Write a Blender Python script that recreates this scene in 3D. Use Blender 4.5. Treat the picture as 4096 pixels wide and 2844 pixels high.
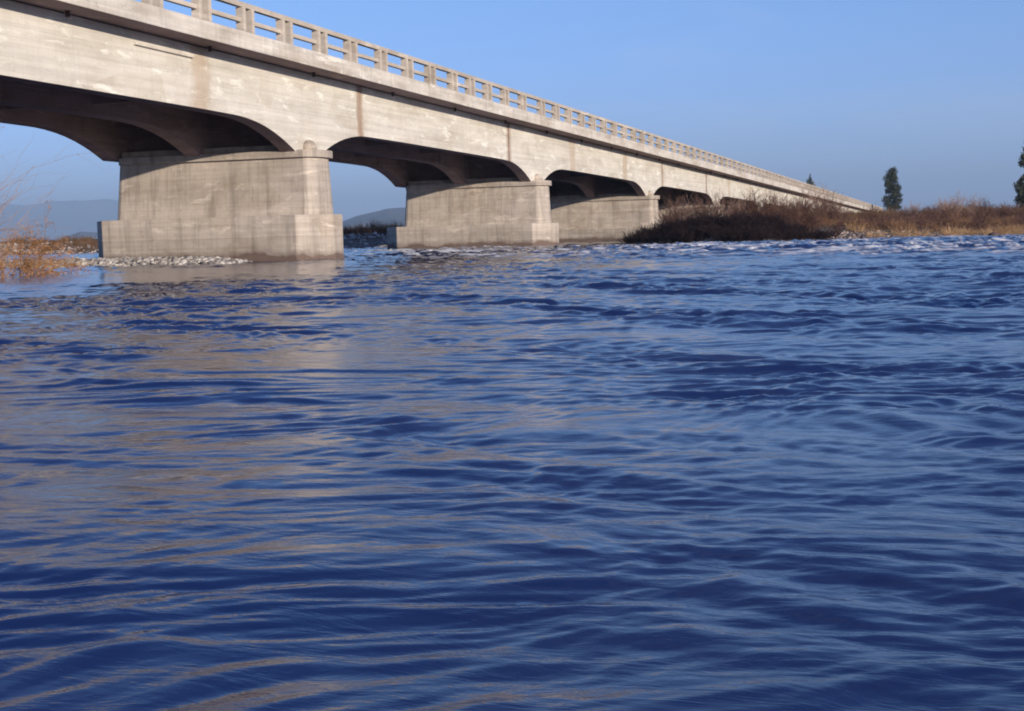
import bpy, math, random
import numpy as np
R = math.radians
random.seed(7); rng = np.random.default_rng(11)
SC = bpy.context.scene
for o in list(bpy.data.objects): bpy.data.objects.remove(o)

# ------------------------------------------------------------------ camera
HC = 0.83
PITCH, ROLL, YAW = R(4.930), R(1.50), R(18.239)
def _cam_axes():
    cy, sy = math.cos(YAW), math.sin(YAW)
    def lv(v): return np.array([cy*v[0]-sy*v[1], sy*v[0]+cy*v[1], v[2]])
    r = np.array([1., 0, 0]); f = np.array([0, math.cos(PITCH), -math.sin(PITCH)]); u = np.array([0, math.sin(PITCH), math.cos(PITCH)])
    ir = math.cos(ROLL)*r - math.sin(ROLL)*u; iu = math.sin(ROLL)*r + math.cos(ROLL)*u
    return lv(ir), lv(iu), lv(f)
CR, CU, CF = _cam_axes()
cam = bpy.data.objects.new('camera', bpy.data.cameras.new('camera')); SC.collection.objects.link(cam)
cam.data.lens = 50; cam.data.sensor_width = 36; cam.data.sensor_fit = 'HORIZONTAL'
cam.data.clip_start = 0.05; cam.data.clip_end = 60000
from mathutils import Matrix, Vector
cam.matrix_world = Matrix(((CR[0], CU[0], -CF[0], 0), (CR[1], CU[1], -CF[1], 0), (CR[2], CU[2], -CF[2], HC), (0, 0, 0, 1)))
SC.camera = cam

# ------------------------------------------------------------------ world, sun, exposure
SUN = np.array([1.0, -0.70, 0.245]); SUN /= np.linalg.norm(SUN)
EL = math.asin(SUN[2]); ROT = math.atan2(SUN[0], SUN[1])
W = bpy.data.worlds.new('World'); SC.world = W; W.use_nodes = True
nt = W.node_tree; bg = nt.nodes['Background']
sky = nt.nodes.new('ShaderNodeTexSky'); sky.sky_type = 'NISHITA'; sky.sun_disc = False
sky.sun_elevation = EL; sky.sun_rotation = ROT; sky.air_density = 1.0; sky.dust_density = 0.3; sky.ozone_density = 2.5
tint = nt.nodes.new('ShaderNodeMix'); tint.data_type = 'RGBA'; tint.blend_type = 'MULTIPLY'; tint.inputs[0].default_value = 1
tint.inputs[7].default_value = (0.86, 1.02, 1.55, 1)
tc = nt.nodes.new('ShaderNodeTexCoord'); sx = nt.nodes.new('ShaderNodeSeparateXYZ'); nt.links.new(tc.outputs['Generated'], sx.inputs[0])
tr = nt.nodes.new('ShaderNodeValToRGB'); nt.links.new(sx.outputs[2], tr.inputs[0])      # colour balance of the clear winter sky, deeper at the zenith
for e_, (p_, c_) in zip(tr.color_ramp.elements, ((0.0, (0.80, 0.99, 1.0)), (0.22, (0.85, 1.07, 1.0)))): e_.position = p_; e_.color = (*c_, 1)
for p_, c_ in ((0.36, (0.50, 0.72, 0.86)), (0.60, (0.34, 0.52, 0.70))):
    e_ = tr.color_ramp.elements.new(p_); e_.color = (*c_, 1)
tb = nt.nodes.new('ShaderNodeMix'); tb.data_type = 'RGBA'; tb.blend_type = 'MULTIPLY'; tb.inputs[0].default_value = 1; tb.inputs[7].default_value = (1.0, 1.0, 1.85, 1)
tr2 = nt.nodes.new('ShaderNodeMapRange'); nt.links.new(sx.outputs[2], tr2.inputs[0]); tr2.inputs[1].default_value = 0.0; tr2.inputs[2].default_value = 0.22; tr2.inputs[3].default_value = 2.15; tr2.inputs[4].default_value = 1.50
cb = nt.nodes.new('ShaderNodeCombineXYZ'); cb.inputs[0].default_value = 1; cb.inputs[1].default_value = 1; nt.links.new(tr2.outputs[0], cb.inputs[2])
nt.links.new(tr.outputs[0], tb.inputs[6]); nt.links.new(cb.outputs[0], tb.inputs[7]); nt.links.new(tb.outputs[2], tint.inputs[7])
nt.links.new(sky.outputs[0], tint.inputs[6]); 
cm = nt.nodes.new('ShaderNodeMapping'); cm.inputs['Scale'].default_value = (2.2, 2.2, 16.0); nt.links.new(tc.outputs['Generated'], cm.inputs[0])
cn = nt.nodes.new('ShaderNodeTexNoise'); cn.inputs['Scale'].default_value = 1.3; cn.inputs['Detail'].default_value = 6; cn.inputs['Distortion'].default_value = 0.5; nt.links.new(cm.outputs[0], cn.inputs['Vector'])
cr = nt.nodes.new('ShaderNodeMapRange'); nt.links.new(cn.outputs[0], cr.inputs[0]); cr.inputs[1].default_value = 0.52; cr.inputs[2].default_value = 0.75; cr.inputs[3].default_value = 0.0; cr.inputs[4].default_value = 0.22
cl = nt.nodes.new('ShaderNodeMix'); cl.data_type = 'RGBA'; nt.links.new(cr.outputs[0], cl.inputs[0]); nt.links.new(tint.outputs[2], cl.inputs[6]); cl.inputs[7].default_value = (6.2, 6.6, 8.0, 1)
nt.links.new(cl.outputs[2], bg.inputs[0])
bg.inputs[1].default_value = 0.088
sun = bpy.data.objects.new('sun', bpy.data.lights.new('sun', 'SUN')); SC.collection.objects.link(sun)
sun.data.energy = 5.0; sun.data.angle = R(0.55); sun.data.color = (1.0, 0.865, 0.71)
sun.rotation_euler = Vector(SUN).to_track_quat('Z', 'Y').to_euler()
SC.view_settings.view_transform = 'Standard'; SC.view_settings.look = 'None'
SC.view_settings.exposure = 0.45; SC.view_settings.gamma = 1; SC.view_settings.use_curve_mapping = False
SC.cycles.filter_width = 1.9
SC.cycles.use_denoising = True
SC.cycles.max_bounces = 6

# ------------------------------------------------------------------ helpers
C = SC.collection
def link(name, me, mat, parent=None):
    o = bpy.data.objects.new(name, me); C.objects.link(o)
    if mat: me.materials.append(mat)
    if parent: o.parent = parent
    return o
def tag(o, label=None, cat=None, group=None, kind=None):
    if label: o['label'] = label
    if cat: o['category'] = cat
    if group: o['group'] = group
    if kind: o['kind'] = kind
    return o
def empty(name, loc):
    o = bpy.data.objects.new(name, None); C.objects.link(o); o.location = loc; return o
def np_mesh(name, V, F, smooth=False):
    """V (n,3), F (m,k) all faces with k corners"""
    V = np.asarray(V, dtype=np.float32); F = np.asarray(F, dtype=np.int32)
    me = bpy.data.meshes.new(name); k = F.shape[1]
    me.vertices.add(len(V)); me.vertices.foreach_set('co', V.ravel())
    me.loops.add(F.size); me.loops.foreach_set('vertex_index', F.ravel())
    me.polygons.add(len(F)); me.polygons.foreach_set('loop_start', np.arange(0, F.size, k, dtype=np.int32))
    me.polygons.foreach_set('loop_total', np.full(len(F), k, dtype=np.int32))
    if smooth: me.polygons.foreach_set('use_smooth', np.ones(len(F), dtype=bool))
    me.update(calc_edges=True); me.validate(); return me
class MB:
    def __init__(s): s.v = []; s.f = []
    def box(s, x0, x1, y0, y1, z0, z1, g=0.0):
        """box whose heights follow the grade g along y"""
        n = len(s.v)
        for z in (z0, z1):
            for x, y in ((x0, y0), (x1, y0), (x1, y1), (x0, y1)): s.v.append((x, y, z + g*y))
        s.f += [tuple(n+i for i in q) for q in ((3, 2, 1, 0), (4, 5, 6, 7), (0, 1, 5, 4), (1, 2, 6, 5), (2, 3, 7, 6), (3, 0, 4, 7))]
    def loft(s, rings, cap=True):
        """list of closed rings with the same number of points, bottom to top, counter-clockwise from above"""
        n = len(s.v); k = len(rings[0])
        for r in rings: s.v += [tuple(p) for p in r]
        for j in range(len(rings)-1):
            for i in range(k):
                a = n+j*k+i; b = n+j*k+(i+1) % k
                s.f.append((a, b, b+k, a+k))
        if cap:
            s.f.append(tuple(n+i for i in reversed(range(k))))
            s.f.append(tuple(n+(len(rings)-1)*k+i for i in range(k)))
    def build(s, name, mat, parent=None, bevel=0.0, smooth=False):
        me = bpy.data.meshes.new(name); me.from_pydata(s.v, [], s.f); me.update()
        if smooth:
            for p in me.polygons: p.use_smooth = True
        o = link(name, me, mat, parent)
        if bevel:
            b = o.modifiers.new('bevel', 'BEVEL'); b.width = bevel; b.segments = 2; b.limit_method = 'ANGLE'; b.angle_limit = R(40)
        return o

# numpy gradient noise
_P = rng.permutation(512).astype(np.int64)
def _h(ix, iy, s): return _P[(_P[(ix + s*37) & 511] + iy) & 511]
def noise(x, y, s=0):
    xi = np.floor(x).astype(np.int64); yi = np.floor(y).astype(np.int64)
    xf = x-xi; yf = y-yi
    u = xf*xf*xf*(xf*(xf*6-15)+10); v = yf*yf*yf*(yf*(yf*6-15)+10)
    def g(dx, dy):
        a = _h(xi+dx, yi+dy, s)*(2*np.pi/512.0)
        return np.cos(a)*(xf-dx) + np.sin(a)*(yf-dy)
    n0 = g(0, 0)*(1-u) + g(1, 0)*u; n1 = g(0, 1)*(1-u) + g(1, 1)*u
    return (n0*(1-v) + n1*v)*1.5
def sstep(a, b, x):
    t = np.clip((x-a)/(b-a), 0, 1); return t*t*(3-2*t)

# ------------------------------------------------------------------ materials
def mat(name, col, rough=0.8, spec=0.3):
    m = bpy.data.materials.new(name); m.use_nodes = True
    p = m.node_tree.nodes['Principled BSDF']
    p.inputs['Base Color'].default_value = (*col, 1); p.inputs['Roughness'].default_value = rough
    p.inputs['Specular IOR Level'].default_value = spec
    return m, m.node_tree, p
def N(nt, t, **kw):
    n = nt.nodes.new(t)
    for k, v in kw.items():
        if k.startswith('i_'): n.inputs[int(k[2:])].default_value = v
        else: setattr(n, k, v)
    return n
def ramp(nt, src, stops):
    r = N(nt, 'ShaderNodeValToRGB'); e = r.color_ramp.elements
    while len(e) < len(stops): e.new(0.5)
    for i, (p, c) in enumerate(stops):
        e[i].position = p; e[i].color = (*c, 1) if len(c) == 3 else c
    nt.links.new(src, r.inputs[0]); return r.outputs[0]
def g3(v): return (v, v, v)
def mixc(nt, fac, a, b, mode='MIX'):
    m = N(nt, 'ShaderNodeMix', data_type='RGBA', blend_type=mode)
    for s, i in ((fac, 0), (a, 6), (b, 7)):
        if isinstance(s, (int, float)): m.inputs[i].default_value = s
        elif isinstance(s, tuple): m.inputs[i].default_value = (*s, 1)
        else: nt.links.new(s, m.inputs[i])
    return m.outputs[2]
def mapped(nt, scale, loc=(0, 0, 0)):
    g = N(nt, 'ShaderNodeNewGeometry'); mp = N(nt, 'ShaderNodeMapping'); mp.inputs['Scale'].default_value = scale; mp.inputs['Location'].default_value = loc
    nt.links.new(g.outputs['Position'], mp.inputs[0]); return mp.outputs[0]
def ntex(nt, vec, scale=1.0, detail=4, rough=0.6, dist=0.0):
    n = N(nt, 'ShaderNodeTexNoise'); n.inputs['Scale'].default_value = scale; n.inputs['Detail'].default_value = detail
    n.inputs['Roughness'].default_value = rough; n.inputs['Distortion'].default_value = dist
    nt.links.new(vec, n.inputs['Vector']); return n.outputs[0]

def concrete(name, base, streak=0.5, blotch=0.6, wet=False, hinge=()):
    m, nt, p = mat(name, base, 0.85, 0.25)
    dark = tuple(c*k for c, k in zip(base, (0.62, 0.56, 0.5))); light = tuple(min(.8, c*k) for c, k in zip(base, (1.22, 1.22, 1.24)))
    c = ramp(nt, ntex(nt, mapped(nt, (0.55, 0.35, 1.3)), 1.0, 6, 0.62), [(0.32, dark), (0.5, base), (0.66, light)])
    c = mixc(nt, 1-blotch, c, base)
    # board marks: thin horizontal bands
    b = ramp(nt, ntex(nt, mapped(nt, (0.10, 0.10, 6.5)), 1.0, 3, 0.6), [(0.38, g3(0.80)), (0.55, g3(1.0)), (0.7, g3(1.07))])
    c = mixc(nt, 0.55, c, b, 'MULTIPLY')
    # crisp board joints and fine cracks
    wv = N(nt, 'ShaderNodeTexWave', wave_type='BANDS', bands_direction='Z', wave_profile='SAW'); wv.inputs['Scale'].default_value = 1.15; wv.inputs['Distortion'].default_value = 0.25; wv.inputs['Detail'].default_value = 2
    nt.links.new(mapped(nt, (1, 1, 1)), wv.inputs['Vector'])
    c = mixc(nt, 0.35, c, ramp(nt, wv.outputs['Fac'], [(0.0, g3(0.60)), (0.05, g3(0.97)), (0.9, g3(1.03)), (1.0, g3(0.9))]), 'MULTIPLY')
    pt = N(nt, 'ShaderNodeTexVoronoi'); pt.inputs['Scale'].default_value = 1.0; nt.links.new(mapped(nt, (0.45, 0.33, 0.85), (2, 1, 0)), pt.inputs['Vector'])
    pr = ramp(nt, pt.outputs['Color'], [(0.2, (0.90, 0.87, 0.83)), (0.5, g3(1.0)), (0.8, (1.05, 1.05, 1.06))])
    pe = ramp(nt, ntex(nt, mapped(nt, (0.5, 0.5, 0.8), (9, 9, 9)), 1.0, 5, 0.7), [(0.40, g3(0.0)), (0.58, g3(0.8))])
    c = mixc(nt, 1.0, c, mixc(nt, pe, g3(1.0), pr), 'MULTIPLY')
    sp = ramp(nt, ntex(nt, mapped(nt, (5, 5, 6)), 1.0, 6, 0.75), [(0.30, g3(0.55)), (0.42, g3(1.0))])
    c = mixc(nt, 0.6, c, sp, 'MULTIPLY')
    # white leached scuffs
    w = ramp(nt, ntex(nt, mapped(nt, (0.9, 0.6, 2.6), (7, 3, 1)), 1.0, 7, 0.7, 0.4), [(0.56, g3(0)), (0.66, g3(0.75))])
    c = mixc(nt, w, c, tuple(min(.85, x*1.45) for x in base))
    # vertical run-off streaks
    s = ramp(nt, ntex(nt, mapped(nt, (2.6, 2.6, 0.16)), 1.0, 5, 0.7), [(0.34, g3(0.55)), (0.52, g3(1.0))])
    c = mixc(nt, streak, c, s, 'MULTIPLY')
    sm = ramp(nt, ntex(nt, mapped(nt, (7, 7, 0.5)), 1.0, 3, 0.7), [(0.3, g3(0.72)), (0.5, g3(1.0))])
    c = mixc(nt, streak*0.8, c, sm, 'MULTIPLY')
    g = N(nt, 'ShaderNodeNewGeometry'); sep = N(nt, 'ShaderNodeSeparateXYZ'); nt.links.new(g.outputs['Position'], sep.inputs[0])
    if hinge:
        # rusty brown stains under the joints of the girders
        for y0, wd, st, colr in hinge:
            a = N(nt, 'ShaderNodeMath', operation='SUBTRACT'); nt.links.new(sep.outputs[1], a.inputs[0]); a.inputs[1].default_value = y0
            nz = N(nt, 'ShaderNodeMath', operation='MULTIPLY_ADD'); nt.links.new(ntex(nt, mapped(nt, (0.1, 1.2, 1.1)), 1.0, 3), nz.inputs[0]); nz.inputs[1].default_value = wd*1.6; nz.inputs[2].default_value = -wd*0.8
            a2 = N(nt, 'ShaderNodeMath', operation='ADD'); nt.links.new(a.outputs[0], a2.inputs[0]); nt.links.new(nz.outputs[0], a2.inputs[1])
            ab = N(nt, 'ShaderNodeMath', operation='ABSOLUTE'); nt.links.new(a2.outputs[0], ab.inputs[0])
            mr = N(nt, 'ShaderNodeMapRange'); nt.links.new(ab.outputs[0], mr.inputs[0])
            mr.inputs[1].default_value = wd*0.45; mr.inputs[2].default_value = wd; mr.inputs[3].default_value = st; mr.inputs[4].default_value = 0
            c = mixc(nt, mr.outputs[0], c, colr)
    if wet:
        nz = N(nt, 'ShaderNodeMath', operation='MULTIPLY_ADD'); nt.links.new(ntex(nt, mapped(nt, (0.55, 0.55, 0.9), (3, 0, 0)), 1.0, 4, 0.65), nz.inputs[0]); nz.inputs[1].default_value = -0.9; nz.inputs[2].default_value = 0.34
        ad = N(nt, 'ShaderNodeMath', operation='ADD'); nt.links.new(sep.outputs[2], ad.inputs[0]); nt.links.new(nz.outputs[0], ad.inputs[1])
        k = ramp(nt, ad.outputs[0], [(0.10, g3(0.85)), (0.16, g3(0.45)), (0.34, g3(0.0))])
        c = mixc(nt, k, c, (0.12, 0.075, 0.06))
        # dirt line at the pour joint half way up the footing
        zz = N(nt, 'ShaderNodeMath', operation='MULTIPLY_ADD'); nt.links.new(ntex(nt, mapped(nt, (0.8, 0.8, 0.8)), 1.0, 5, 0.7), zz.inputs[0]); zz.inputs[1].default_value = 0.16; zz.inputs[2].default_value = -0.08
        z2 = N(nt, 'ShaderNodeMath', operation='ADD'); nt.links.new(sep.outputs[2], z2.inputs[0]); nt.links.new(zz.outputs[0], z2.inputs[1])
        k2 = ramp(nt, z2.outputs[0], [(0.0, g3(0.86)), (0.885, g3(0.84)), (0.90, g3(0.62)), (0.915, g3(1.0))])
        c = mixc(nt, 0.8, c, k2, 'MULTIPLY')
    nt.links.new(c, p.inputs['Base Color'])
    bp = N(nt, 'ShaderNodeBump'); bp.inputs['Strength'].default_value = 0.5; bp.inputs['Distance'].default_value = 0.012
    hsum = N(nt, 'ShaderNodeMath', operation='ADD'); nt.links.new(ntex(nt, mapped(nt, (0.4, 0.4, 7)), 1.0, 2), hsum.inputs[0]); nt.links.new(ntex(nt, mapped(nt, (3, 3, 3)), 1.0, 8, 0.7), hsum.inputs[1])
    nt.links.new(hsum.outputs[0], bp.inputs['Height']); nt.links.new(bp.outputs[0], p.inputs['Normal'])
    return m
G = -0.012114                       # the deck falls gently away from the camera
SPAN = 29.2; Y1 = 49.0
PY = [Y1 + SPAN*k for k in range(-2, 12)]
BR = (0.30, 0.19, 0.12)
hs = []
for k in range(-1, 5):              # stains: wide pale ones by each haunch, dark narrow ones at hinges
    c0 = Y1 + SPAN*k
    if k % 2 == 0: hs += [(c0-7.7, 0.8, 0.45, (0.40, 0.27, 0.16)), (c0+4.9, 0.42, 0.75, BR)]
    else: hs += [(c0-4.9, 0.42, 0.6, BR), (c0+7.7, 0.8, 0.4, (0.40, 0.27, 0.16))]
M_GIRD = concrete('girder_concrete', (0.63, 0.595, 0.525), 0.12, 0.38, hinge=hs)
M_PIER = concrete('pier_concrete', (0.47, 0.41, 0.35), 0.6, 0.5, wet=True)
M_DECK = concrete('deck_concrete', (0.61, 0.565, 0.50), 0.3, 0.6)
M_RAIL = concrete('railing_concrete', (0.50, 0.44, 0.37), 0.2, 0.5)
M_DARK, _, _ = mat('rusty_iron', (0.05, 0.03, 0.025), 0.7)
M_SHADE = concrete('shade_toned_concrete', (0.27, 0.20, 0.195), 0.2, 0.6)  # shade under the bridge painted into a darker, purplish concrete
M_ROAD, _, _ = mat('road_asphalt', (0.05, 0.05, 0.05), 0.9)

# ------------------------------------------------------------------ the bridge
bridge = empty('concrete_bridge', (-28.2, Y1, 0)); bridge.location = (0, 0, 0)
tag(bridge, 'long pale concrete girder bridge with arched haunches crossing the river on piers', 'bridge')
XF, XG, XB = -22.9, -24.0, -33.6      # fascia, outer girder face, far fascia
YA, YB = -20.0, 372.0
ZSOF, ZTOP = 7.58, 8.16
def soffit(y):
    k = round((y-Y1)/SPAN); d = abs(y-(Y1+SPAN*k))
    t = min(max((d-1.05)/4.6, 0), 1)
    z = 4.60 + 0.98*(1-(1-t)**2.15)
    t2 = min(max((d-4.5)/3.5, 0), 1)
    return z + 0.03*t2
ys = []
for k in range(-3, 12):
    c0 = Y1 + SPAN*k
    for d in [-14.6, -10, -7.5, -5.65, -5.2, -4.6, -4, -3.4, -2.8, -2.3, -1.9, -1.5, -1.25, -1.05, 1.05, 1.25, 1.5, 1.9, 2.3, 2.8, 3.4, 4, 4.6, 5.2, 5.65, 7.5, 10]:
        y = c0+d
        if YA <= y <= YB: ys.append(y)
ys = [YA] + ys + [YB]
def seg_girder(x0, x1, gaps):
    """one longitudinal girder, its length cut at the hinge gaps"""
    mb = MB(); cuts = [YA] + [g for g in gaps if YA < g < YB] + [YB]
    for i in range(len(cuts)-1):
        a = cuts[i] + (0.04 if i else 0); b = cuts[i+1] - (0.04 if i < len(cuts)-2 else 0)
        # the suspended pieces stand a little back
        inner = (i % 2 == 1)
        dx = 0.03 if inner else 0.0
        yy = [a] + [y for y in ys if a+0.05 < y < b-0.05] + [b]
        n = len(mb.v)
        for y in yy:
            zb = soffit(y) + G*y; zt = ZSOF + 0.02 + G*y
            mb.v += [(x1-dx, y, zb), (x1-dx, y, zt), (x0+dx, y, zt), (x0+dx, y, zb)]
        for j in range(len(yy)-1):
            for q in range(4):
                A = n+4*j+q; B = n+4*j+(q+1) % 4
                mb.f.append((A, A+4, B+4, B))
        mb.f.append((n, n+1, n+2, n+3)); e = n+4*(len(yy)-1); mb.f.append((e+3, e+2, e+1, e))
    return mb
gaps = []
for k in range(-2, 12, 2): gaps += [Y1+SPAN*k + 4.9, Y1+SPAN*(k+1) - 4.9]
GW = 0.62
for x in (XG, -28.0, -31.9+GW/2-0.1):
    gd = seg_girder(x-GW, x, gaps).build('girder', M_GIRD, bridge, bevel=0.02); gd.data.materials.append(M_SHADE); gd.data.update()
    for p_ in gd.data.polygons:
        if p_.normal.z < -0.3 or abs(p_.normal.y) > 0.6 or (p_.center.x < XG-0.1): p_.material_index = 1  # undersides, ends and inner girders get the colour with shade painted in
# cross beams between the girders
for k in range(-1, 12):
    for d in (-7.7, 7.7, 0, 14.6):
        y = Y1 + SPAN*k + d
        if YA < y < 200:
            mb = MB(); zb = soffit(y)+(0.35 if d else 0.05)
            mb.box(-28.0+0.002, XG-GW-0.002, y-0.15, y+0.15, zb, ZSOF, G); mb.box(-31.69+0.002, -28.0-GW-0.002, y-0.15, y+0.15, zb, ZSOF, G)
            mb.build('cross_beam', M_SHADE, bridge)
# deck slab with overhangs, cut at the joints over the hinges
mb = MB(); cuts = [YA] + [g+0.9 for g in gaps if YA < g+0.9 < YB] + [YB]
for i in range(len(cuts)-1):
    a = cuts[i] + 0.015; b = cuts[i+1] - 0.015; n = len(mb.v)
    prof = [(XF, ZSOF), (XF, ZTOP), (XF-0.28, ZTOP), (XF-0.28, ZTOP-0.12), (XB+0.28, ZTOP-0.12), (XB+0.28, ZTOP), (XB, ZTOP), (XB, ZSOF), (XG-8.6, ZSOF+0.04), (XG, ZSOF+0.04)]
    for y in (a, b):
        for x, z in prof: mb.v.append((x, y, z+G*y))
    k = len(prof)
    for q in range(k): mb.f.append((n+q, n+k+q, n+k+(q+1) % k, n+(q+1) % k))
    mb.f.append(tuple(n+q for q in range(k))); mb.f.append(tuple(n+k+q for q in reversed(range(k))))
dk = mb.build('deck_slab', M_DECK, bridge, bevel=0.03); dk.data.materials.append(M_SHADE)
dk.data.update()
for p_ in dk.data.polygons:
    if p_.normal.z < -0.7: p_.material_index = 1  # slab underside takes the painted-in shade too
mb = MB(); mb.box(XB+0.9, XF-0.9, YA, YB, ZTOP-0.116, ZTOP-0.07, G); mb.build('road_surface', M_ROAD, bridge)
# drain outlets under the overhang, with the dark run-off about them
dr = empty('x', (0, 0, 0)); bpy.data.objects.remove(dr)
dme = None
for i in range(16):
    y = 33.9 + 7.6*i
    if dme is None:
        mb = MB(); ring = lambda r, z: [(r*math.cos(a), r*math.sin(a), z) for a in np.linspace(0, 2*np.pi, 12, endpoint=False)]
        mb.loft([ring(0.06, -0.16), ring(0.06, 0), ring(0.11, 0.0), ring(0.12, 0.05)])
        o = mb.build('drain_outlet', M_DARK, bridge); dme = o.data
    else:
        o = bpy.data.objects.new('drain_outlet', dme); C.objects.link(o); o.parent = bridge
    o.location = (-23.72, y, ZSOF+0.02+G*y)
# thin cable duct fixed along the top of the outer girder
mb = MB(); mb.box(XG, XG+0.10, 37.5, 40.8, 7.17, 7.27, G); mb.build('cable_duct', M_DECK, bridge, bevel=0.01)

# railing: precast panels, each a pair of posts with two rails
P_C = [39.9, 42.7, 45.5, 48.3, 51.0, 53.95, 56.75, 59.4, 62.2, 64.6, 67.1, 69.8, 72.75, 76.2, 79.05, 81.7, 84.55, 87.2]
while P_C[-1] < YB-3: P_C.append(P_C[-1] + 2.785)
while P_C[0] > 16: P_C.insert(0, P_C[0]-2.8)
HR = 0.95
def railing_parts(a, b):
    """rails of a panel between the middles of two post pairs"""
    r = MB(); w = 0.30
    r.box(-0.21, -0.03, a-w+0.02, b+w-0.02, HR-0.19, HR, 0)
    r.box(-0.19, -0.05, a+w*0.3, b-w*0.3, 0.30, 0.44, 0)
    return r
post = MB(); post.box(-0.24, 0.0, -0.10, 0.10, 0, HR-0.19, 0); post_me = None
first = None
rest = MB(); npan = 0
for i in range(len(P_C)-1):
    a, b = P_C[i]+0.40, P_C[i+1]-0.40           # inner faces of the posts
    L = b-a
    if npan < 99 and a > 24:
        npan += 1
        m = MB()
        m.box(-0.22, -0.02, -0.385, L+0.385, HR-0.17, HR, 0)
        m.box(-0.20, -0.05, 0.002, L-0.002, 0.29, 0.43, 0)
        o = m.build('railing_panel', M_RAIL, bridge, bevel=0.012)
        o.location = (XF-0.01, a, ZTOP+G*a); o.rotation_euler.x = math.atan(G)
        for yy in (-0.105, L+0.105):
            if post_me is None:
                pm = MB(); pm.box(-0.26, 0.005, -0.095, 0.095, -0.01, HR-0.173, 0); p_ = pm.build('post', M_RAIL, o, bevel=0.012); post_me = p_.data
            else:
                p_ = bpy.data.objects.new('post', post_me); C.objects.link(p_); p_.parent = o
            p_.location = (0, yy, 0)
    else:
        for yy in (a-0.2, b): rest.box(XF-0.26, XF, yy, yy+0.2, ZTOP, ZTOP+HR-0.2, G)
        rest.box(XF-0.23, XF-0.03, a-0.2, b+0.2, ZTOP+HR-0.2, ZTOP+HR, G); rest.box(XF-0.21, XF-0.06, a, b, ZTOP+0.29, ZTOP+0.43, G)
tag(rest.build('railing_panel', M_RAIL, bridge), kind='stuff')

# piers
def outline(x0, x1, h, nose, n=7):
    """stadium outline: straight long faces at y=+-h from x0 to x1, ends swelling out by nose; counter-clockwise"""
    pts = []
    for i in range(n): a = -math.pi/2 + math.pi*i/(n-1); pts.append((x1+nose*math.cos(a), h*math.sin(a)))
    for i in range(n): a = math.pi/2 + math.pi*i/(n-1); pts.append((x0+nose*math.cos(a), h*math.sin(a)))
    return pts
for k, yc in enumerate(PY):
    kk = k-2
    zc = 4.10 - 0.362*kk                     # cap top
    zf = 1.70 - (0.36*kk if kk > 0 else 0.3*kk)      # footing top
    if kk >= 3: zf = max(zf, -0.4)
    if yc > YB-5: continue
    R3 = lambda o, z: [(x, yc+y, z) for x, y in o]
    m = MB(); m.loft([R3(outline(-31.62, -23.74, 1.10, 0.44, 11), max(zf-0.05, -1)), R3(outline(-31.50, -23.78, 0.93, 0.40, 11), zc-0.27)])
    sh = m.build('pier', M_PIER, bridge, bevel=0.0)
    m = MB(); m.loft([R3(outline(-31.42, -23.72, 1.08, 0.50, 11), zc-0.28), R3(outline(-31.42, -23.72, 1.08, 0.50, 11), zc)])
    m.build('cap', M_PIER, sh, bevel=0.02)
    m = MB()                                  # little domed bearing block under each end of the pier head
    rings = []
    for a in np.linspace(0, math.pi/2*0.93, 6):
        rr = 0.33*math.cos(a); rings.append([(-23.93+rr*math.cos(b), yc-0.15+rr*math.sin(b), zc+0.003+0.06*(a > 0)+0.33*math.sin(a)) for b in np.linspace(0, 2*np.pi, 14, endpoint=False)])
    m.loft(rings); m.build('dome', M_PIER, sh, smooth=True)
    m = MB(); m.box(-31.6, -24.02, yc-0.8, yc+0.8, zc-0.02, zc+0.22, 0)      # bearing plinth
    m.build('bearing', M_PIER, sh)
    if kk < 8:
        m = MB()
        def hexa(z):
            h = 1.72; return [(x, yc+y, z) for x, y in ((-32.05, -h), (-23.80, -h), (-22.87, -0.35), (-22.87, 0.35), (-23.80, h), (-32.05, h), (-33.32, 0.15), (-33.32, -0.15))]
        m.loft([hexa(-1.6), hexa(zf)]); m.build('footing', M_PIER, sh, bevel=0.035)
# abutment at the far end
m = MB(); m.box(-33.4, -23.2, YB-2.0, YB+3, -1, ZSOF-0.01, G); m.build('abutment', M_DECK, bridge, bevel=0.05)

# ------------------------------------------------------------------ river polygon, ground
RIV = np.array([(700, -60), (60, -12), (8, -2.2), (0, -1.3), (-4.5, 2.0), (-8.5, 8.0), (-14.6, 15.4), (-22, 22.5), (-42, 41), (-60, 52), (-120, 62), (-420, 30),
                (-420, 150), (-200, 140), (-120, 128), (-86, 116), (-62, 104), (-40, 95), (-36, 97), (-33.5, 112), (-23.5, 112), (-21.5, 92), (-19.5, 80), (-12, 77.5), (-8.6, 81.5), (2.4, 87), (30, 84), (100, 70), (700, 60)], dtype=float)
def riv_dist(x, y):
    """signed: positive on land"""
    sh = x.shape; x = x.ravel(); y = y.ravel(); d = np.full(x.shape, 1e9); ins = np.zeros(x.shape, bool)
    n = len(RIV)
    for i in range(n):
        ax, ay = RIV[i]; bx, by = RIV[(i+1) % n]
        if i == 11 or i == n-1:     # open ends of the river
            pass
        ex, ey = bx-ax, by-ay; t = np.clip(((x-ax)*ex + (y-ay)*ey)/(ex*ex+ey*ey), 0, 1)
        if not (i == 11 or i == n-1): d = np.minimum(d, np.hypot(x-ax-t*ex, y-ay-t*ey))
        c = ((ay > y) != (by > y)) & (x < (bx-ax)*(y-ay)/((by-ay) if by != ay else 1e-9)+ax)
        ins ^= c
    return (np.where(ins, -d, d)).reshape(sh)
def bar(x, y):
    """low cobble bar in front of pier one and a rocky shoal in the rapids"""
    a = 0.42*np.exp(-(((x+31.5)/7.5)**4) - ((y-(46.0+0.02*(x+31)))/1.5)**2) if True else 0
    return a
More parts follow.
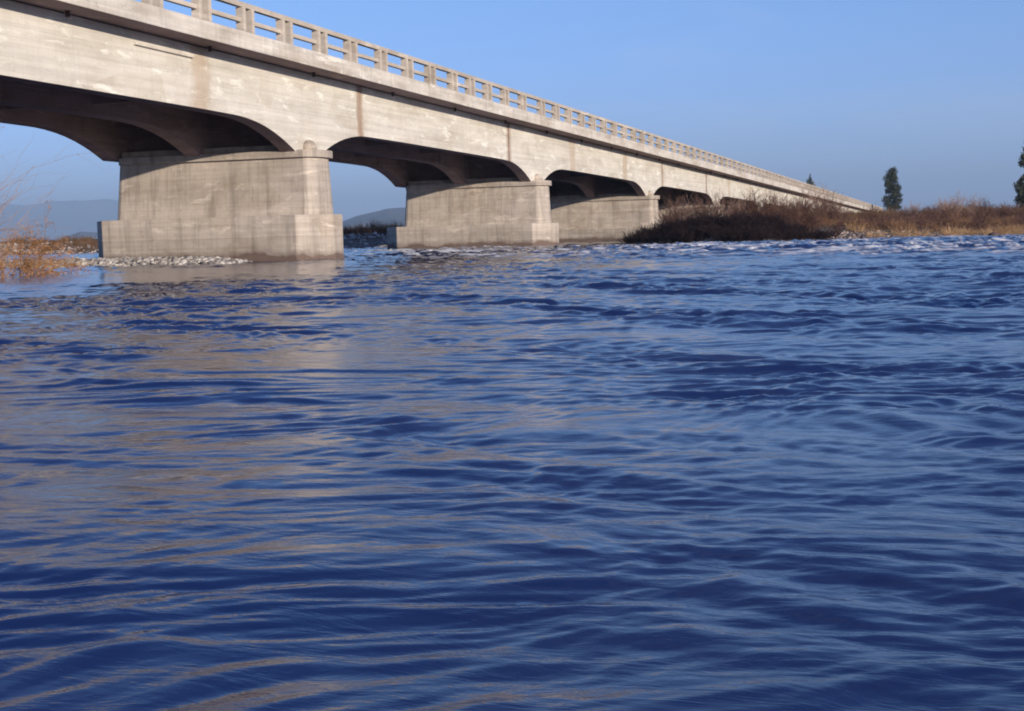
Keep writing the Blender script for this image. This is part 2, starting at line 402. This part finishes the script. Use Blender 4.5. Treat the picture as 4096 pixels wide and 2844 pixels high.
def ground_z(x, y):
    d = riv_dist(x, y) + noise(x/9, y/9, 3)*1.6
    rise = 0.04 + 0.08*sstep(-30, -50, x) + 0.45*np.exp(-((x+16)/6)**2 - ((y-83)/9)**2)
    land = np.minimum(np.maximum(d, 0)*rise, 0.95) + np.maximum(d, 0)/(np.maximum(d, 0)+250)*2.2*sstep(20, 200, y)
    land = land + noise(x/4, y/4, 5)*0.16*sstep(0, 4, d) + noise(x/30, y/30, 6)*0.35*sstep(5, 40, d)
    bed = -np.minimum(np.maximum(-d, 0)*0.22, 1.1)
    z = np.where(d > 0, land, bed)
    b = bar(x, y)
    z = np.where(b > 0.03, np.maximum(z, -0.22 + b + noise(x*1.3, y*1.3, 9)*0.05), z)
    return z
def polar(r, ang):
    rr, aa = np.meshgrid(r, ang, indexing='ij')
    x = rr*np.sin(aa); y = rr*np.cos(aa)
    n, m = rr.shape; i = np.arange(n-1)[:, None]*m; j = np.arange(m-1)[None, :]
    a = (i+j).ravel(); F = np.stack([a, a+1, a+m+1, a+m], 1)[:, ::-1]
    return x, y, F
ang_g = np.concatenate([np.linspace(-math.pi, -0.75, 60)[:-1], np.linspace(-0.75, 0.15, 620), np.linspace(0.15, math.pi, 80)[1:]])
r_g = np.concatenate([[0.01], np.geomspace(0.6, 60, 90)[:-1], np.geomspace(60, 180, 150)[:-1], np.geomspace(180, 14000, 90)])
gx, gy, gF = polar(r_g, ang_g); gz = ground_z(gx, gy)
far = np.hypot(gx, gy); gz = np.where(far > 700, gz*np.clip((1500-far)/800, 0, 1) + 1.0*np.clip((far-700)/800, 0, 1), gz)
m_g, ntg, pg = mat('bank_earth', (0.12, 0.09, 0.06), 0.95, 0.1)
cg = ramp(ntg, ntex(ntg, mapped(ntg, (0.25, 0.25, 0.25)), 1.0, 8, 0.7), [(0.3, (0.035, 0.025, 0.02)), (0.5, (0.09, 0.062, 0.045)), (0.7, (0.20, 0.135, 0.085))])
vg = N(ntg, 'ShaderNodeTexVoronoi'); vg.inputs['Scale'].default_value = 5.0; ntg.links.new(mapped(ntg, (1, 1, 1)), vg.inputs['Vector'])
st = ramp(ntg, vg.outputs['Distance'], [(0.0, (0.34, 0.30, 0.27)), (0.5, (0.20, 0.17, 0.15)), (0.9, (0.06, 0.05, 0.045))])
sg = N(ntg, 'ShaderNodeSeparateXYZ'); gg = N(ntg, 'ShaderNodeNewGeometry'); ntg.links.new(gg.outputs['Position'], sg.inputs[0])
kz = ramp(ntg, sg.outputs[2], [(0.45, g3(1)), (0.75, g3(0))])
ntg.links.new(mixc(ntg, kz, cg, st), pg.inputs['Base Color'])
bpg = N(ntg, 'ShaderNodeBump'); bpg.inputs['Distance'].default_value = 0.1; ntg.links.new(vg.outputs['Distance'], bpg.inputs['Height']); bpg.invert = True; ntg.links.new(bpg.outputs[0], pg.inputs['Normal'])
g_me = np_mesh('ground', np.stack([gx.ravel(), gy.ravel(), gz.ravel()], 1), gF, True)
tag(link('ground', g_me, m_g), kind='structure')

# ------------------------------------------------------------------ water
cuts_a = YAW
ang_w = np.concatenate([np.linspace(-math.pi, -0.80, 160)[:-1], np.linspace(-0.80, 0.20, 1500), np.linspace(0.20, math.pi, 160)[1:]])
r_w = np.concatenate([np.geomspace(0.2, 1.6, 30)[:-1], np.geomspace(1.6, 30, 850)[:-1], np.geomspace(30, 130, 330)[:-1], np.geomspace(130, 600, 40)])
wx, wy, wF = polar(r_w, ang_w)
def rapid_mask(x, y):
    """1 where the river breaks over the stony riffle along the far bank"""
    ax, ay, bx, by = -22., 62., 14., 52.
    t = np.clip(((x-ax)*(bx-ax)+(y-ay)*(by-ay))/((bx-ax)**2+(by-ay)**2), -0.2, 3)
    d = np.hypot(x-ax-t*(bx-ax), y-ay-t*(by-ay))
    w = 11 + 9*np.clip(t, 0, 1.5)
    a = np.exp(-(d/w)**4)*sstep(-30, -12, x)
    b = np.exp(-((x+23.0)/3.5)**2 - ((y-58)/8.0)**2)*1.1      # behind pier one's nose
    c = np.exp(-((x+27.0)/6.5)**2 - ((y-72)/4.0)**2)*1.1         # before pier two
    return np.clip(np.maximum(np.maximum(a, b), c), 0, 1)
def water_h(x, y):
    r = np.hypot(x, y)
    fu = 0.985*x + 0.17*y; fv = -0.17*x + 0.985*y        # fu along the current
    wu = noise(fu/3.1, fv/2.3, 1)*0.55 + noise(fu/7.0, fv/5.0, 2)*1.2
    wv = noise(fu/2.7, fv/1.9, 4)*0.30 + noise(fu/6.0, fv/4.0, 8)*0.8
    u = fu+wu; v = fv+wv
    calm = 1 - 0.70*np.exp(-((x+21.5)/7)**4 - ((y-30)/8)**4)
    su = 0.80*x - 0.60*y; sv = 0.60*x + 0.80*y          # slanting tongues of faster, glassier water
    patch = 0.70 + 1.0*sstep(-0.25, 0.35, noise(su/7.0+0.3*wu, sv/1.7+0.25*wv, 12)) + 0.35*noise(fu/1.9, fv/0.9, 13)
    u = u + 0.22*noise(fu/0.8, fv/0.7, 14); v = v + 0.13*noise(fu/0.9, fv/0.6, 15)
    patch = patch*(1 + 0.9*sstep(5, 18, y))
    h = 0.023*noise(u/4.2, v/2.0, 20)
    h += 0.0165*noise(u/1.20, v/0.66, 21)*patch
    h += 0.0115*noise(u/0.52, v/0.27, 22)*patch
    h += 0.0074*noise(u/0.27, v/0.130, 23)*patch
    s1 = 0.9*u + 0.35*v; s2 = -0.35*u + 0.9*v
    h += 0.0042*noise(s1/0.14, s2/0.075, 24)*patch*sstep(30, 8, r)
    h += 0.0010*(0.5-np.abs(noise(s1/0.11, s2/0.060, 26)))*patch*sstep(16, 5, r)
    h += 0.0006*noise(u/0.06, v/0.035, 25)*sstep(9, 3, r)
    h *= calm
    rm = rapid_mask(x, y)
    ridg = 1-2*np.abs(noise(u/1.5, v/0.9, 30)); ridg2 = 1-2*np.abs(noise(u/0.7, v/0.45, 31))
    ch = 0.11*ridg + 0.06*ridg2 + 0.10*noise(u/3.5, v/2.0, 32)
    h += rm*ch*0.95
    foam = sstep(0.05, 0.5, rm)*sstep(0.72, 1.02, 0.5*ridg + 0.30*ridg2 + 0.75*noise(u/4.0, v/2.2, 33) + 0.9*noise(u/0.7, v/0.4, 34) + 0.15*rm)
    return h, foam
wz, foam = water_h(wx, wy)
me_w = np_mesh('river_water', np.stack([wx.ravel(), wy.ravel(), wz.ravel()], 1), wF, True)
at = me_w.attributes.new('foam', 'FLOAT', 'POINT'); at.data.foreach_set('value', foam.ravel().astype(np.float32))
m_w, ntw, pw = mat('river_water', (0.018, 0.030, 0.085), 0.10, 0.5)
pw.inputs['IOR'].default_value = 1.33
fa = N(ntw, 'ShaderNodeAttribute', attribute_name='foam')
fn = ntex(ntw, mapped(ntw, (2.5, 5, 2)), 1.0, 5, 0.7)
fm = N(ntw, 'ShaderNodeMath', operation='MULTIPLY'); ntw.links.new(fa.outputs['Fac'], fm.inputs[0]); ntw.links.new(ramp(ntw, fn, [(0.30, g3(0.45)), (0.55, g3(1.3))]), fm.inputs[1])
silt = ramp(ntw, ntex(ntw, mapped(ntw, (0.10, 0.35, 0.1)), 1.0, 4, 0.6, 0.6), [(0.35, (0.006, 0.022, 0.100)), (0.65, (0.018, 0.034, 0.115))])
ntw.links.new(mixc(ntw, fm.outputs[0], silt, (0.86, 0.86, 0.86)), pw.inputs['Base Color'])
rr_ = N(ntw, 'ShaderNodeMapRange'); ntw.links.new(fm.outputs[0], rr_.inputs[0]); rr_.inputs[3].default_value = 0.09; rr_.inputs[4].default_value = 0.7
ntw.links.new(rr_.outputs[0], pw.inputs['Roughness'])
bw = N(ntw, 'ShaderNodeBump'); bw.inputs['Strength'].default_value = 0.5; bw.inputs['Distance'].default_value = 0.012
ntw.links.new(ntex(ntw, mapped(ntw, (3.0, 7.5, 3.0)), 1.0, 5, 0.62, 0.5), bw.inputs['Height']); ntw.links.new(bw.outputs[0], pw.inputs['Normal'])
tag(link('water', me_w, m_w), kind='structure')

# ------------------------------------------------------------------ stones
import bmesh
def ico(sub):
    bm = bmesh.new(); bmesh.ops.create_icosphere(bm, subdivisions=sub, radius=1)
    v = np.array([p.co[:] for p in bm.verts]); f = np.array([[q.index for q in p.verts] for p in bm.faces]); bm.free(); return v, f
IV, IF = ico(2)
def stones(pts, size, seed):
    rg = np.random.default_rng(seed); V = []; F = []; col = []
    for i, (x, y, z) in enumerate(pts):
        s = size*min(2.0, rg.lognormal(0, 0.42)); a = rg.uniform(0, 6.28)
        v = IV*np.array([1, rg.uniform(.6, .95), rg.uniform(.45, .75)])*s
        k = rg.normal(size=3); v = v*(1 + 0.13*np.sin(IV@k*2.2 + rg.uniform(0, 6)))[:, None]
        v = v*(1 + 0.05*np.sin(IV@rg.normal(size=3)*5)[:, None])
        ca, sa = math.cos(a), math.sin(a); v = v@np.array([[ca, sa, 0], [-sa, ca, 0], [0, 0, 1]])
        V.append(v + np.array([x, y, z+s*0.15])); F.append(IF + i*len(IV)); col.append(np.full(len(IV), rg.random()))
    return np.concatenate(V), np.concatenate(F), np.concatenate(col)
def stone_mat(name, lo, hi):
    m, nt, p = mat(name, lo, 0.75, 0.3)
    a = N(nt, 'ShaderNodeAttribute', attribute_name='tone')
    c = ramp(nt, a.outputs['Fac'], [(0.0, lo), (0.55, tuple((l+h)/2 for l, h in zip(lo, hi))), (1.0, hi)])
    c = mixc(nt, 0.6, c, ramp(nt, ntex(nt, mapped(nt, (9, 9, 9)), 1.0, 5), [(0.3, g3(0.7)), (0.7, g3(1.2))]), 'MULTIPLY')
    nt.links.new(c, p.inputs['Base Color']); return m
M_COB = stone_mat('pale_cobble', (0.16, 0.14, 0.13), (0.62, 0.58, 0.54))
M_COB2 = stone_mat('brown_cobble', (0.09, 0.06, 0.05), (0.40, 0.33, 0.29))
def add_stones(name, pts, size, seed, m):
    V, F, t = stones(pts, size, seed); me = np_mesh(name, V, F, True)
    at = me.attributes.new('tone', 'FLOAT', 'POINT'); at.data.foreach_set('value', t.astype(np.float32))
    return tag(link(name, me, m), kind='stuff')
def on_ground(x, y, dz=0.0):
    z = ground_z(np.array(x, float), np.array(y, float)); return [(a, b, c+dz) for a, b, c in zip(x, y, z)]
# bar before pier one
bx = rng.uniform(-42.5, -25.4, 8000); by = 46.0 + 0.02*(bx+31) + rng.normal(0, 0.75, 8000)
p = [q for q in on_ground(bx, by) if q[2] > -0.13 and q[1] < 47.2]
tag(add_stones('cobbles', p, 0.070, 1, M_COB), 'low bar of pale rounded cobbles lying before the foot of the nearest pier', 'cobbles')
# far right bank and riffle
x = rng.uniform(-8, 34, 4200); y = 85.5 + 0.0*x + rng.normal(0, 2.3, 4200)
p = [q for q in on_ground(x, y) if -0.25 < q[2] < 0.36]
tag(add_stones('cobbles', p, 0.085, 2, M_COB2), 'brown and grey cobbles edging the far right bank below the orange brush', 'cobbles')
x = rng.uniform(-6, 40, 420); y = rng.uniform(56, 84, 420); keep = rng.random(420) < sstep(-6, 12, x)
p = [(a, b, rng.uniform(-0.14, 0.05)) for a, b, k in zip(x, y, keep) if k]
tag(add_stones('cobbles', p, 0.20, 3, M_COB2), 'scattered wet stones breaking the surface of the rapids at the right', 'cobbles')
# far left bank behind the bridge
x = rng.uniform(-125, -34, 7000); t = (x+125)/91; y = np.interp(x, [-125, -120, -86, -62, -40, -34], [129, 128, 116, 104, 95, 96]) + rng.uniform(-1, 9, 7000)
p = [q for q in on_ground(x, y) if -0.15 < q[2] < 1.2]
tag(add_stones('cobbles', p[:4200], 0.10, 4, M_COB), 'pale stones along the bank seen beyond the bridge at the left', 'cobbles')

# ------------------------------------------------------------------ plants
def tubes(segs):
    """segs: arrays p0,p1 (n,3), r0,r1 (n) -> three-sided tapered tubes"""
    p0, p1, r0, r1 = segs; n = len(p0)
    d = p1-p0; d /= np.linalg.norm(d, axis=1)[:, None]+1e-9
    a = np.cross(d, np.array([0.3, 0.5, 0.81])); a /= np.linalg.norm(a, axis=1)[:, None]+1e-9; b = np.cross(d, a)
    V = np.zeros((n, 6, 3))
    for i in range(3):
        c, s = math.cos(i*2.0944), math.sin(i*2.0944)
        V[:, i] = p0 + (a*c + b*s)*r0[:, None]; V[:, 3+i] = p1 + (a*c + b*s)*r1[:, None]
    base = (np.arange(n)*6)[:, None, None]
    F = np.array([[0, 1, 4, 3], [1, 2, 5, 4], [2, 0, 3, 5]])[None] + base
    return V.reshape(-1, 3), F.reshape(-1, 4)
def leaves(pts, dirs, ln, wd, rg):
    n = len(pts); d = dirs + rg.normal(0, 0.6, (n, 3)); d /= np.linalg.norm(d, axis=1)[:, None]
    s = np.cross(d, rg.normal(size=(n, 3))); s /= np.linalg.norm(s, axis=1)[:, None]
    L = ln*rg.uniform(.6, 1.3, n)[:, None]; Wd = wd*rg.uniform(.6, 1.3, n)[:, None]
    V = np.stack([pts, pts+d*L*.5+s*Wd*.5, pts+d*L, pts+d*L*.5-s*Wd*.5], 1)
    return V.reshape(-1, 3), np.arange(4*n).reshape(n, 4)
def bush_geom(seed, h=2.0, spread=0.9, stems=40, thick=0.012, lean=(0, 0), twig=5, droop=0.0, depth=2):
    rg = np.random.default_rng(seed); P0 = []; P1 = []; R0 = []; R1 = []; tips = []; td = []
    def grow(p, d, L, r, lev):
        k = 5 if lev == 0 else 4; q = p.copy(); dd = d.copy()
        for i in range(k):
            dd = dd + rg.normal(0, 0.13, 3) + np.array([lean[0], lean[1], -droop])*0.1*(i+1)/k*2; dd /= np.linalg.norm(dd)
            nq = q + dd*L/k; P0.append(q); P1.append(nq); R0.append(r*(1-i/k*0.75)); R1.append(r*(1-(i+1)/k*0.75))
            if lev < depth and i >= 1:
                for _ in range(rg.integers(1, twig) if lev == 0 else rg.integers(0, 3)):
                    bd = dd + rg.normal(0, 0.42, 3); bd /= np.linalg.norm(bd); grow(nq, bd, L*rg.uniform(.25, .5), r*0.55, lev+1)
            q = nq
            if lev > 0: tips.append(nq); td.append(dd)
    for s in range(stems):
        a = rg.uniform(0, 6.28); rad = spread*math.sqrt(rg.random())*0.35
        d = np.array([math.cos(a)*rg.uniform(0, .75)*spread, math.sin(a)*rg.uniform(0, .75)*spread, 1.0]); d /= np.linalg.norm(d)
        grow(np.array([math.cos(a)*rad, math.sin(a)*rad, -0.1]), d, h*rg.uniform(.55, 1.05), thick*rg.uniform(.7, 1.2), 0)
    return (np.array(P0), np.array(P1), np.array(R0), np.array(R1)), np.array(tips), np.array(td), rg
def veg_mat(name, lo, hi, sc=1.5):
    m, nt, p = mat(name, lo, 0.85, 0.15)
    nt.links.new(ramp(nt, ntex(nt, mapped(nt, (sc,)*3), 1.0, 3), [(0.3, lo), (0.7, hi)]), p.inputs['Base Color']); return m
M_TWIG = veg_mat('brown_twig', (0.08, 0.045, 0.04), (0.18, 0.10, 0.075))
M_ORNG = veg_mat('orange_willow', (0.26, 0.12, 0.045), (0.48, 0.25, 0.10))
M_DKTW = veg_mat('shade_dark_twig', (0.010, 0.008, 0.012), (0.035, 0.020, 0.020))  # shadow on the far bank put into the near-black twig colour
M_RUST = veg_mat('rusty_twig', (0.12, 0.07, 0.05), (0.30, 0.19, 0.12))
M_WILL = veg_mat('willow_twig', (0.30, 0.20, 0.15), (0.50, 0.34, 0.24))
M_PALE = veg_mat('pale_twig', (0.28, 0.18, 0.14), (0.46, 0.33, 0.26))
M_DRY = veg_mat('dry_leaf', (0.28, 0.13, 0.05), (0.50, 0.26, 0.10))
M_DULL = veg_mat('dull_leaf', (0.09, 0.055, 0.03), (0.20, 0.12, 0.06))
M_EUC = veg_mat('eucalypt_leaf', (0.012, 0.022, 0.022), (0.075, 0.080, 0.045), 0.7)
M_GOLD = veg_mat('golden_grass', (0.34, 0.20, 0.10), (0.62, 0.42, 0.24))
M_BARK = veg_mat('bark', (0.08, 0.06, 0.05), (0.18, 0.14, 0.11))
def make_bush(name, seed, tw, lf, nleaf=0, ln=0.07, wd=0.02, **kw):
    segs, tips, td, rg = bush_geom(seed, **kw); V, F = tubes(segs)
    base = link(name, np_mesh(name, V, F), tw)
    if nleaf:
        i = rg.integers(0, len(tips), nleaf); v, f = leaves(tips[i]+rg.normal(0, .04, (nleaf, 3)), td[i], ln, wd, rg)
        link('leaves', np_mesh('leaves', v, f), lf, base)
    return base
def dup(o, loc, rz, s):
    c = o.copy(); C.objects.link(c); c.location = loc; c.rotation_euler = (0, 0, rz); c.scale = (s, s, s*random.uniform(.85, 1.15))
    for ch in list(o.children):
        d = ch.copy(); C.objects.link(d); d.parent = c
    return c
def dirpx(px, py=500):
    """world direction of a viewing ray, for laying out the far bank by bearing"""
    u = (px-1149.5)/3193; v = -(py-798)/3193; return CR*u + CU*v + CF
def at_bearing(px, r):
    d = dirpx(px); k = r/math.hypot(d[0], d[1]); return d[0]*k, d[1]*k
def gz1(x, y): return float(ground_z(np.array([x], float), np.array([y], float))[0])
protoB = [make_bush('bare_bush', 100+i, M_TWIG, M_DULL, 250, 0.09, 0.025, h=2.0, spread=0.85, stems=24, thick=0.026, twig=5) for i in range(3)]
protoO = [make_bush('orange_bush', 200+i, M_RUST, M_DRY, 700, 0.10, 0.03, h=1.5, spread=1.3, stems=40, thick=0.014, droop=0.6) for i in range(3)]
protoP = [make_bush('pale_bush', 300+i, M_PALE, M_DULL, 0, h=3.2, spread=0.6, stems=20, thick=0.034) for i in range(2)]
used = set()
def plant(protos, px, r, s, label, cat, group, dz=0.0):
    o = random.choice(protos); x, y = at_bearing(px, r); z = gz1(x, y)-0.05+dz; rz = random.uniform(0, 6.28)
    if o.name not in used:
        used.add(o.name); o.location = (x, y, z); o.rotation_euler = (0, 0, rz); o.scale = (s, s, s); c = o
    else: c = dup(o, (x, y, z), rz, s)
    tag(c, label, cat, group); return c
for i in range(34):
    px = 1440 + i*13.5 + random.uniform(-8, 8); r = random.uniform(84, 96)
    plant(protoB, px, r, random.choice((.28, .42, .60, .82))*random.uniform(.85, 1.1)*(0.7+0.3*(px>1500))+0.30*math.exp(-((px-1740)/70)**2), 'bare brown bush in the thicket before the distant bridge piers', 'bush', 'bare brown bushes on the far bank under the bridge')
for i in range(12):
    plant(protoP, 1500+i*34+random.uniform(-8, 8), random.uniform(93, 100), random.uniform(.34, .62), 'tall pale leafless shrub rising against the end of the bridge', 'shrub', 'tall pale leafless shrubs by the end of the bridge')
for i in range(24):
    px = 1860 + i*20 + random.uniform(-8, 8); r = random.uniform(91, 99)
    plant(protoO, px, r-2.5, random.uniform(.22, .58), 'orange brown bush growing above the stones of the far right bank', 'bush', 'orange bushes on the far right bank')
for i in range(22):
    px = 1840 + i*24 + random.uniform(-8, 8); r = random.uniform(110, 135)
    plant(protoB, px, r, random.uniform(.30, .66), 'dull brown bush behind the orange ones on the far right bank', 'bush', 'brown bushes behind the far right bank')
for i in range(9):
    plant(protoP, random.uniform(2040, 2190), random.uniform(118, 130), random.uniform(.34, .50), 'thin pale leafless shrub standing above the brush against the sky', 'shrub', 'thin leafless shrubs against the sky')
for i in range(10):
    px = 768 + i*14; plant(protoB, px, random.uniform(118, 130), random.uniform(.35, .5), 'small brown bush on the bank seen between the two nearest piers', 'bush', 'small bushes seen between the nearest piers')
for i in range(12):
    px = 60 + i*14; plant(protoO, px, random.uniform(140, 155), random.uniform(.4, .55), 'small brown bush on the far bank seen under the left arch', 'bush', 'small bushes seen under the left arch')
protoG = [make_bush('dry_grass_tuft', 400+i, M_GOLD, M_DRY, 0, h=0.9, spread=1.1, stems=110, thick=0.012, droop=1.6, depth=0) for i in range(2)]
for i in range(26):
    px = random.choice((random.uniform(2120, 2290), random.uniform(1880, 2299)))
    plant(protoG, px, random.uniform(84.5, 88), random.uniform(.5, 1.05), 'golden tuft of dry grass hanging over the stones of the far right bank', 'grass tuft', 'golden dry grass tufts on the far right bank')
# undergrowth masses
def scatter(name, px0, px1, r0, r1, n, tw, seed, smin, smax, **kw):
    geo = []
    for k in range(3):
        segs, tips, td, rg = bush_geom(seed+k, **kw); V, F = tubes(segs); v, f = leaves(tips[::3], td[::3], 0.12, 0.04, rg)
        geo.append((np.concatenate([V, v]), np.concatenate([F, f+len(V)])))
    Vs = []; Fs = []; c = 0; rg = np.random.default_rng(seed)
    for i in range(n):
        V, F = geo[rg.integers(3)]; x, y = at_bearing(rg.uniform(px0, px1), rg.uniform(r0, r1)); z = gz1(x, y)
        if z < 0.02: continue
        a = rg.uniform(0, 6.28); s = rg.uniform(smin, smax); ca, sa = math.cos(a), math.sin(a)
        Vs.append((V*s)@np.array([[ca, sa, 0], [-sa, ca, 0], [0, 0, 1]]) + np.array([x, y, z-0.05])); Fs.append(F+c); c += len(V)
    return tag(link(name, np_mesh(name, np.concatenate(Vs), np.concatenate(Fs)), tw), kind='stuff')
kwb = dict(h=1.0, spread=1.7, stems=22, thick=0.020, twig=4, depth=1)
tag(scatter('undergrowth', 1390, 1860, 76, 84, 620, M_DKTW, 500, .25, .72, **kwb), 'tangled undergrowth toned dark for the shaded bank before the far piers', 'undergrowth')
tag(scatter('undergrowth', 1850, 2340, 89, 110, 260, M_TWIG, 520, .3, .75, **kwb), 'brown low brush covering the far right bank', 'undergrowth')
tag(scatter('undergrowth', 1650, 2340, 130, 330, 300, M_DULL, 540, .7, 1.3, **kwb), 'distant brush covering the flat beyond the bridge end', 'undergrowth')
tag(scatter('undergrowth', 0, 930, 118, 180, 240, M_DULL, 560, .5, .9, **kwb), 'low brown brush behind the stones beyond the bridge', 'undergrowth')

# near willow at the left edge
wl = make_bush('willow_shrub', 41, M_WILL, M_DRY, 500, 0.05, 0.010, h=2.7, spread=0.70, stems=80, thick=0.0070, lean=(0.2, 0.05), twig=6, droop=0.15)
x, y = at_bearing(-190, 17.5); wl.location = (x, y, gz1(x, y)); wl.scale = (0.72, 0.72, 0.76); tag(wl, 'bare tan willow reaching in from the left edge over the water', 'willow')
og = make_bush('willow_shrub', 43, M_ORNG, M_DRY, 5000, 0.10, 0.018, h=1.5, spread=2.2, stems=90, thick=0.010, twig=5, droop=1.4)
x, y = at_bearing(20, 41); og.location = (x, y, 0.0); tag(og, 'low bushy orange willow drooping over the end of the cobble bar', 'willow')

# trees
def tree(name, px, r, h, blobs, leafm, seed, label, cat, ln=0.5, n=9000):
    rg = np.random.default_rng(seed); x, y = at_bearing(px, r); z = gz1(x, y)
    t = empty(name, (x, y, z)); tag(t, label, cat)
    P0 = []; P1 = []; R0 = []; R1 = []
    pts = [np.array([0, 0, -0.3])]
    for i in range(1, 9): pts.append(np.array([0.12*rg.normal(), 0.12*rg.normal(), h*0.9*i/8]))
    for i in range(8): P0.append(pts[i]); P1.append(pts[i+1]); R0.append(h*0.022*(1-i/8.5)); R1.append(h*0.022*(1-(i+1)/8.5))
    V = []
    tot = sum(b[3]**2 for b in blobs)
    for bx, by, bz, br in blobs:
        k = min(7, max(1, int(bz/h*8))); a = pts[k]; b = np.array([bx, by, bz]); P0.append(a); P1.append(b); R0.append(h*0.008); R1.append(h*0.003)
        m = int(n*br*br/tot); d = rg.normal(size=(m, 3)); d /= np.linalg.norm(d, axis=1)[:, None]
        q = d*(br*rg.uniform(0.35, 1.0, m)**0.6)[:, None]*np.array([1, 1, .9]) * (1+0.35*np.sin(d@rg.normal(size=3)*4))[:, None]
        V.append(b+q)
    V = np.concatenate(V); v, f = leaves(V, np.tile(np.array([0, 0, -0.5]), (len(V), 1)), ln, ln*.45, rg)
    tv, tf = tubes((np.array(P0), np.array(P1), np.array(R0), np.array(R1)))
    link('trunk', np_mesh('trunk', tv, tf), M_BARK, t); link('crown', np_mesh('crown', v, f), leafm, t)
    return t
def side(dx): return dx*CR[0], dx*CR[1]
bl = []
for dx, z, rd in [(0.2, 11.0, .85), (0.0, 10.1, 1.15), (-.35, 9.0, 1.3), (.6, 9.2, 1.1), (.3, 8.0, 1.3), (-.9, 7.9, .8), (.9, 6.9, 1.2), (.2, 6.6, 1.0), (-.9, 6.2, .7), (1.1, 5.5, 1.15), (.3, 5.0, 1.0), (-.9, 4.4, 1.0), (1.4, 4.2, 1.2), (.7, 3.3, 1.1), (-1.0, 3.2, .8), (1.3, 2.6, 1.0), (0, 2.4, .8)]:
    a, b = side(dx); bl.append((a+random.uniform(-.3, .3), b+random.uniform(-.3, .3), z, rd))
bl = [(a*1.05, b, z*.965, q*.95) for a, b, z, q in bl]
tree('eucalyptus_tree', 2001, 330, 11.0, bl, M_EUC, 61, 'tall slender dark eucalyptus standing beyond the end of the bridge', 'tree', 0.30, 13000)
bl = []
for dx, z, rd in [(0, 9.3, .35), (.1, 8.6, .6), (-.25, 7.7, .8), (.5, 7.9, .7), (-.6, 6.9, .55), (.2, 6.6, .6), (1.0, 6.8, .6), (.3, 5.4, .6), (-.2, 4.4, 1.1), (-.9, 3.6, .9), (.8, 4.0, 1.2), (-.4, 2.7, 1.0), (.9, 2.5, 1.3), (-.9, 2.1, .7), (0, 1.6, 1.1)]:
    a, b = side(dx); bl.append((a, b+random.uniform(-.3, .3), z, rd))
tree('dark_pine', 2306, 200, 9.4, bl, M_EUC, 63, 'dark ragged pine cut off by the right edge of the picture', 'tree', 0.30, 9000)
tree('conifer', 1820, 640, 23, [(0, 0, 20.6, .22), (0, 0, 19.9, .3), (0, 0, 19.0, .4), (0, 0, 18.2, .8), (-.9, -.4, 17.8, .8), (0, 0, 16.5, 1.6), (0, 0, 14, 2.4), (0, 0, 10, 3.6), (0, 0, 6, 3.8)], M_EUC, 65, 'tiny distant pointed conifer showing above the bridge railing', 'tree', 0.7, 5000)

# ------------------------------------------------------------------ hills
def hill(name, prof, r, label, depth, m, seed):
    """prof: (bearing px, height m); a ridge with real depth running along the bearings at distance r"""
    px = np.linspace(prof[0][0], prof[-1][0], 160); hh = np.interp(px, [q[0] for q in prof], [q[1] for q in prof])
    t = np.linspace(-1, 1, 41); X = np.zeros((160, 41)); Y = X.copy(); Z = X.copy()
    for i, p_ in enumerate(px):
        for j, tt in enumerate(t):
            x, y = at_bearing(p_, r+tt*depth); X[i, j] = x; Y[i, j] = y
    prof_t = (1-np.abs(t)**1.3)[None, :]
    nz = noise(X/(depth*.5), Y/(depth*.5), seed)*0.5 + noise(X/(depth*.2), Y/(depth*.2), seed+1)*0.22 + noise(X/(depth*.07), Y/(depth*.07), seed+2)*0.08
    Z = hh[:, None]*prof_t*(1+0.45*nz*(1-prof_t*0.72)) - 4
    i = np.arange(159)[:, None]*41; j = np.arange(40)[None]; a = (i+j).ravel(); F = np.stack([a, a+41, a+42, a+1], 1)
    o = link(name, np_mesh(name, np.stack([X.ravel(), Y.ravel(), Z.ravel()], 1), F, True), m); tag(o, label, 'hills', kind='structure'); return o
m_h, nth, ph = mat('hill_scrub', (0.10, 0.09, 0.07), 0.95, 0.1)
nth.links.new(ramp(nth, ntex(nth, mapped(nth, (.004,)*3), 1.0, 7, .65), [(0.35, (0.05, 0.055, 0.04)), (0.6, (0.15, 0.12, 0.09))]), ph.inputs['Base Color'])
k = 1/3193
hill('hill', [(80, 0), (120, 8*k*5000), (150, 22*k*5000), (180, 31*k*5000), (215, 27*k*5000), (260, 12*k*5000), (330, 0)], 5000, 'small blue hill seen at the left under the arch', 500, m_h, 70)
hill('hill', [(560, 0), (640, 22*k*4600), (760, 36*k*4600), (800, 51*k*4600), (850, 61*k*4600), (870, 66*k*4600), (905, 68*k*4600), (960, 66*k*4600), (1080, 40*k*4600), (1300, 0)], 4600, 'blue ridge seen between the two nearest piers', 900, m_h, 80)
hill('mountains', [(-900, 60*k*14000), (-300, 80*k*14000), (-50, 92*k*14000), (60, 88*k*14000), (150, 92*k*14000), (260, 95*k*14000), (330, 80*k*14000), (500, 40*k*14000), (620, 0)], 14000, 'very pale distant mountains at the left', 1300, m_h, 90)

# ------------------------------------------------------------------ haze
HAZE = True
if HAZE:
    mb = MB(); mb.box(-16500, 4500, -1200, 16200, -6, 470, 0)
    hm = bpy.data.materials.new('haze'); hm.use_nodes = True; hn = hm.node_tree; hn.nodes.remove(hn.nodes['Principled BSDF'])
    pv = hn.nodes.new('ShaderNodeVolumePrincipled'); pv.inputs['Color'].default_value = (0.48, 0.70, 1.0, 1); pv.inputs['Density'].default_value = 0.00016
    pv.inputs['Anisotropy'].default_value = 0.0
    hn.links.new(pv.outputs[0], hn.nodes['Material Output'].inputs['Volume'])
    tag(mb.build('haze', hm), kind='stuff', label='thin blue haze in the air over the valley', cat='haze')
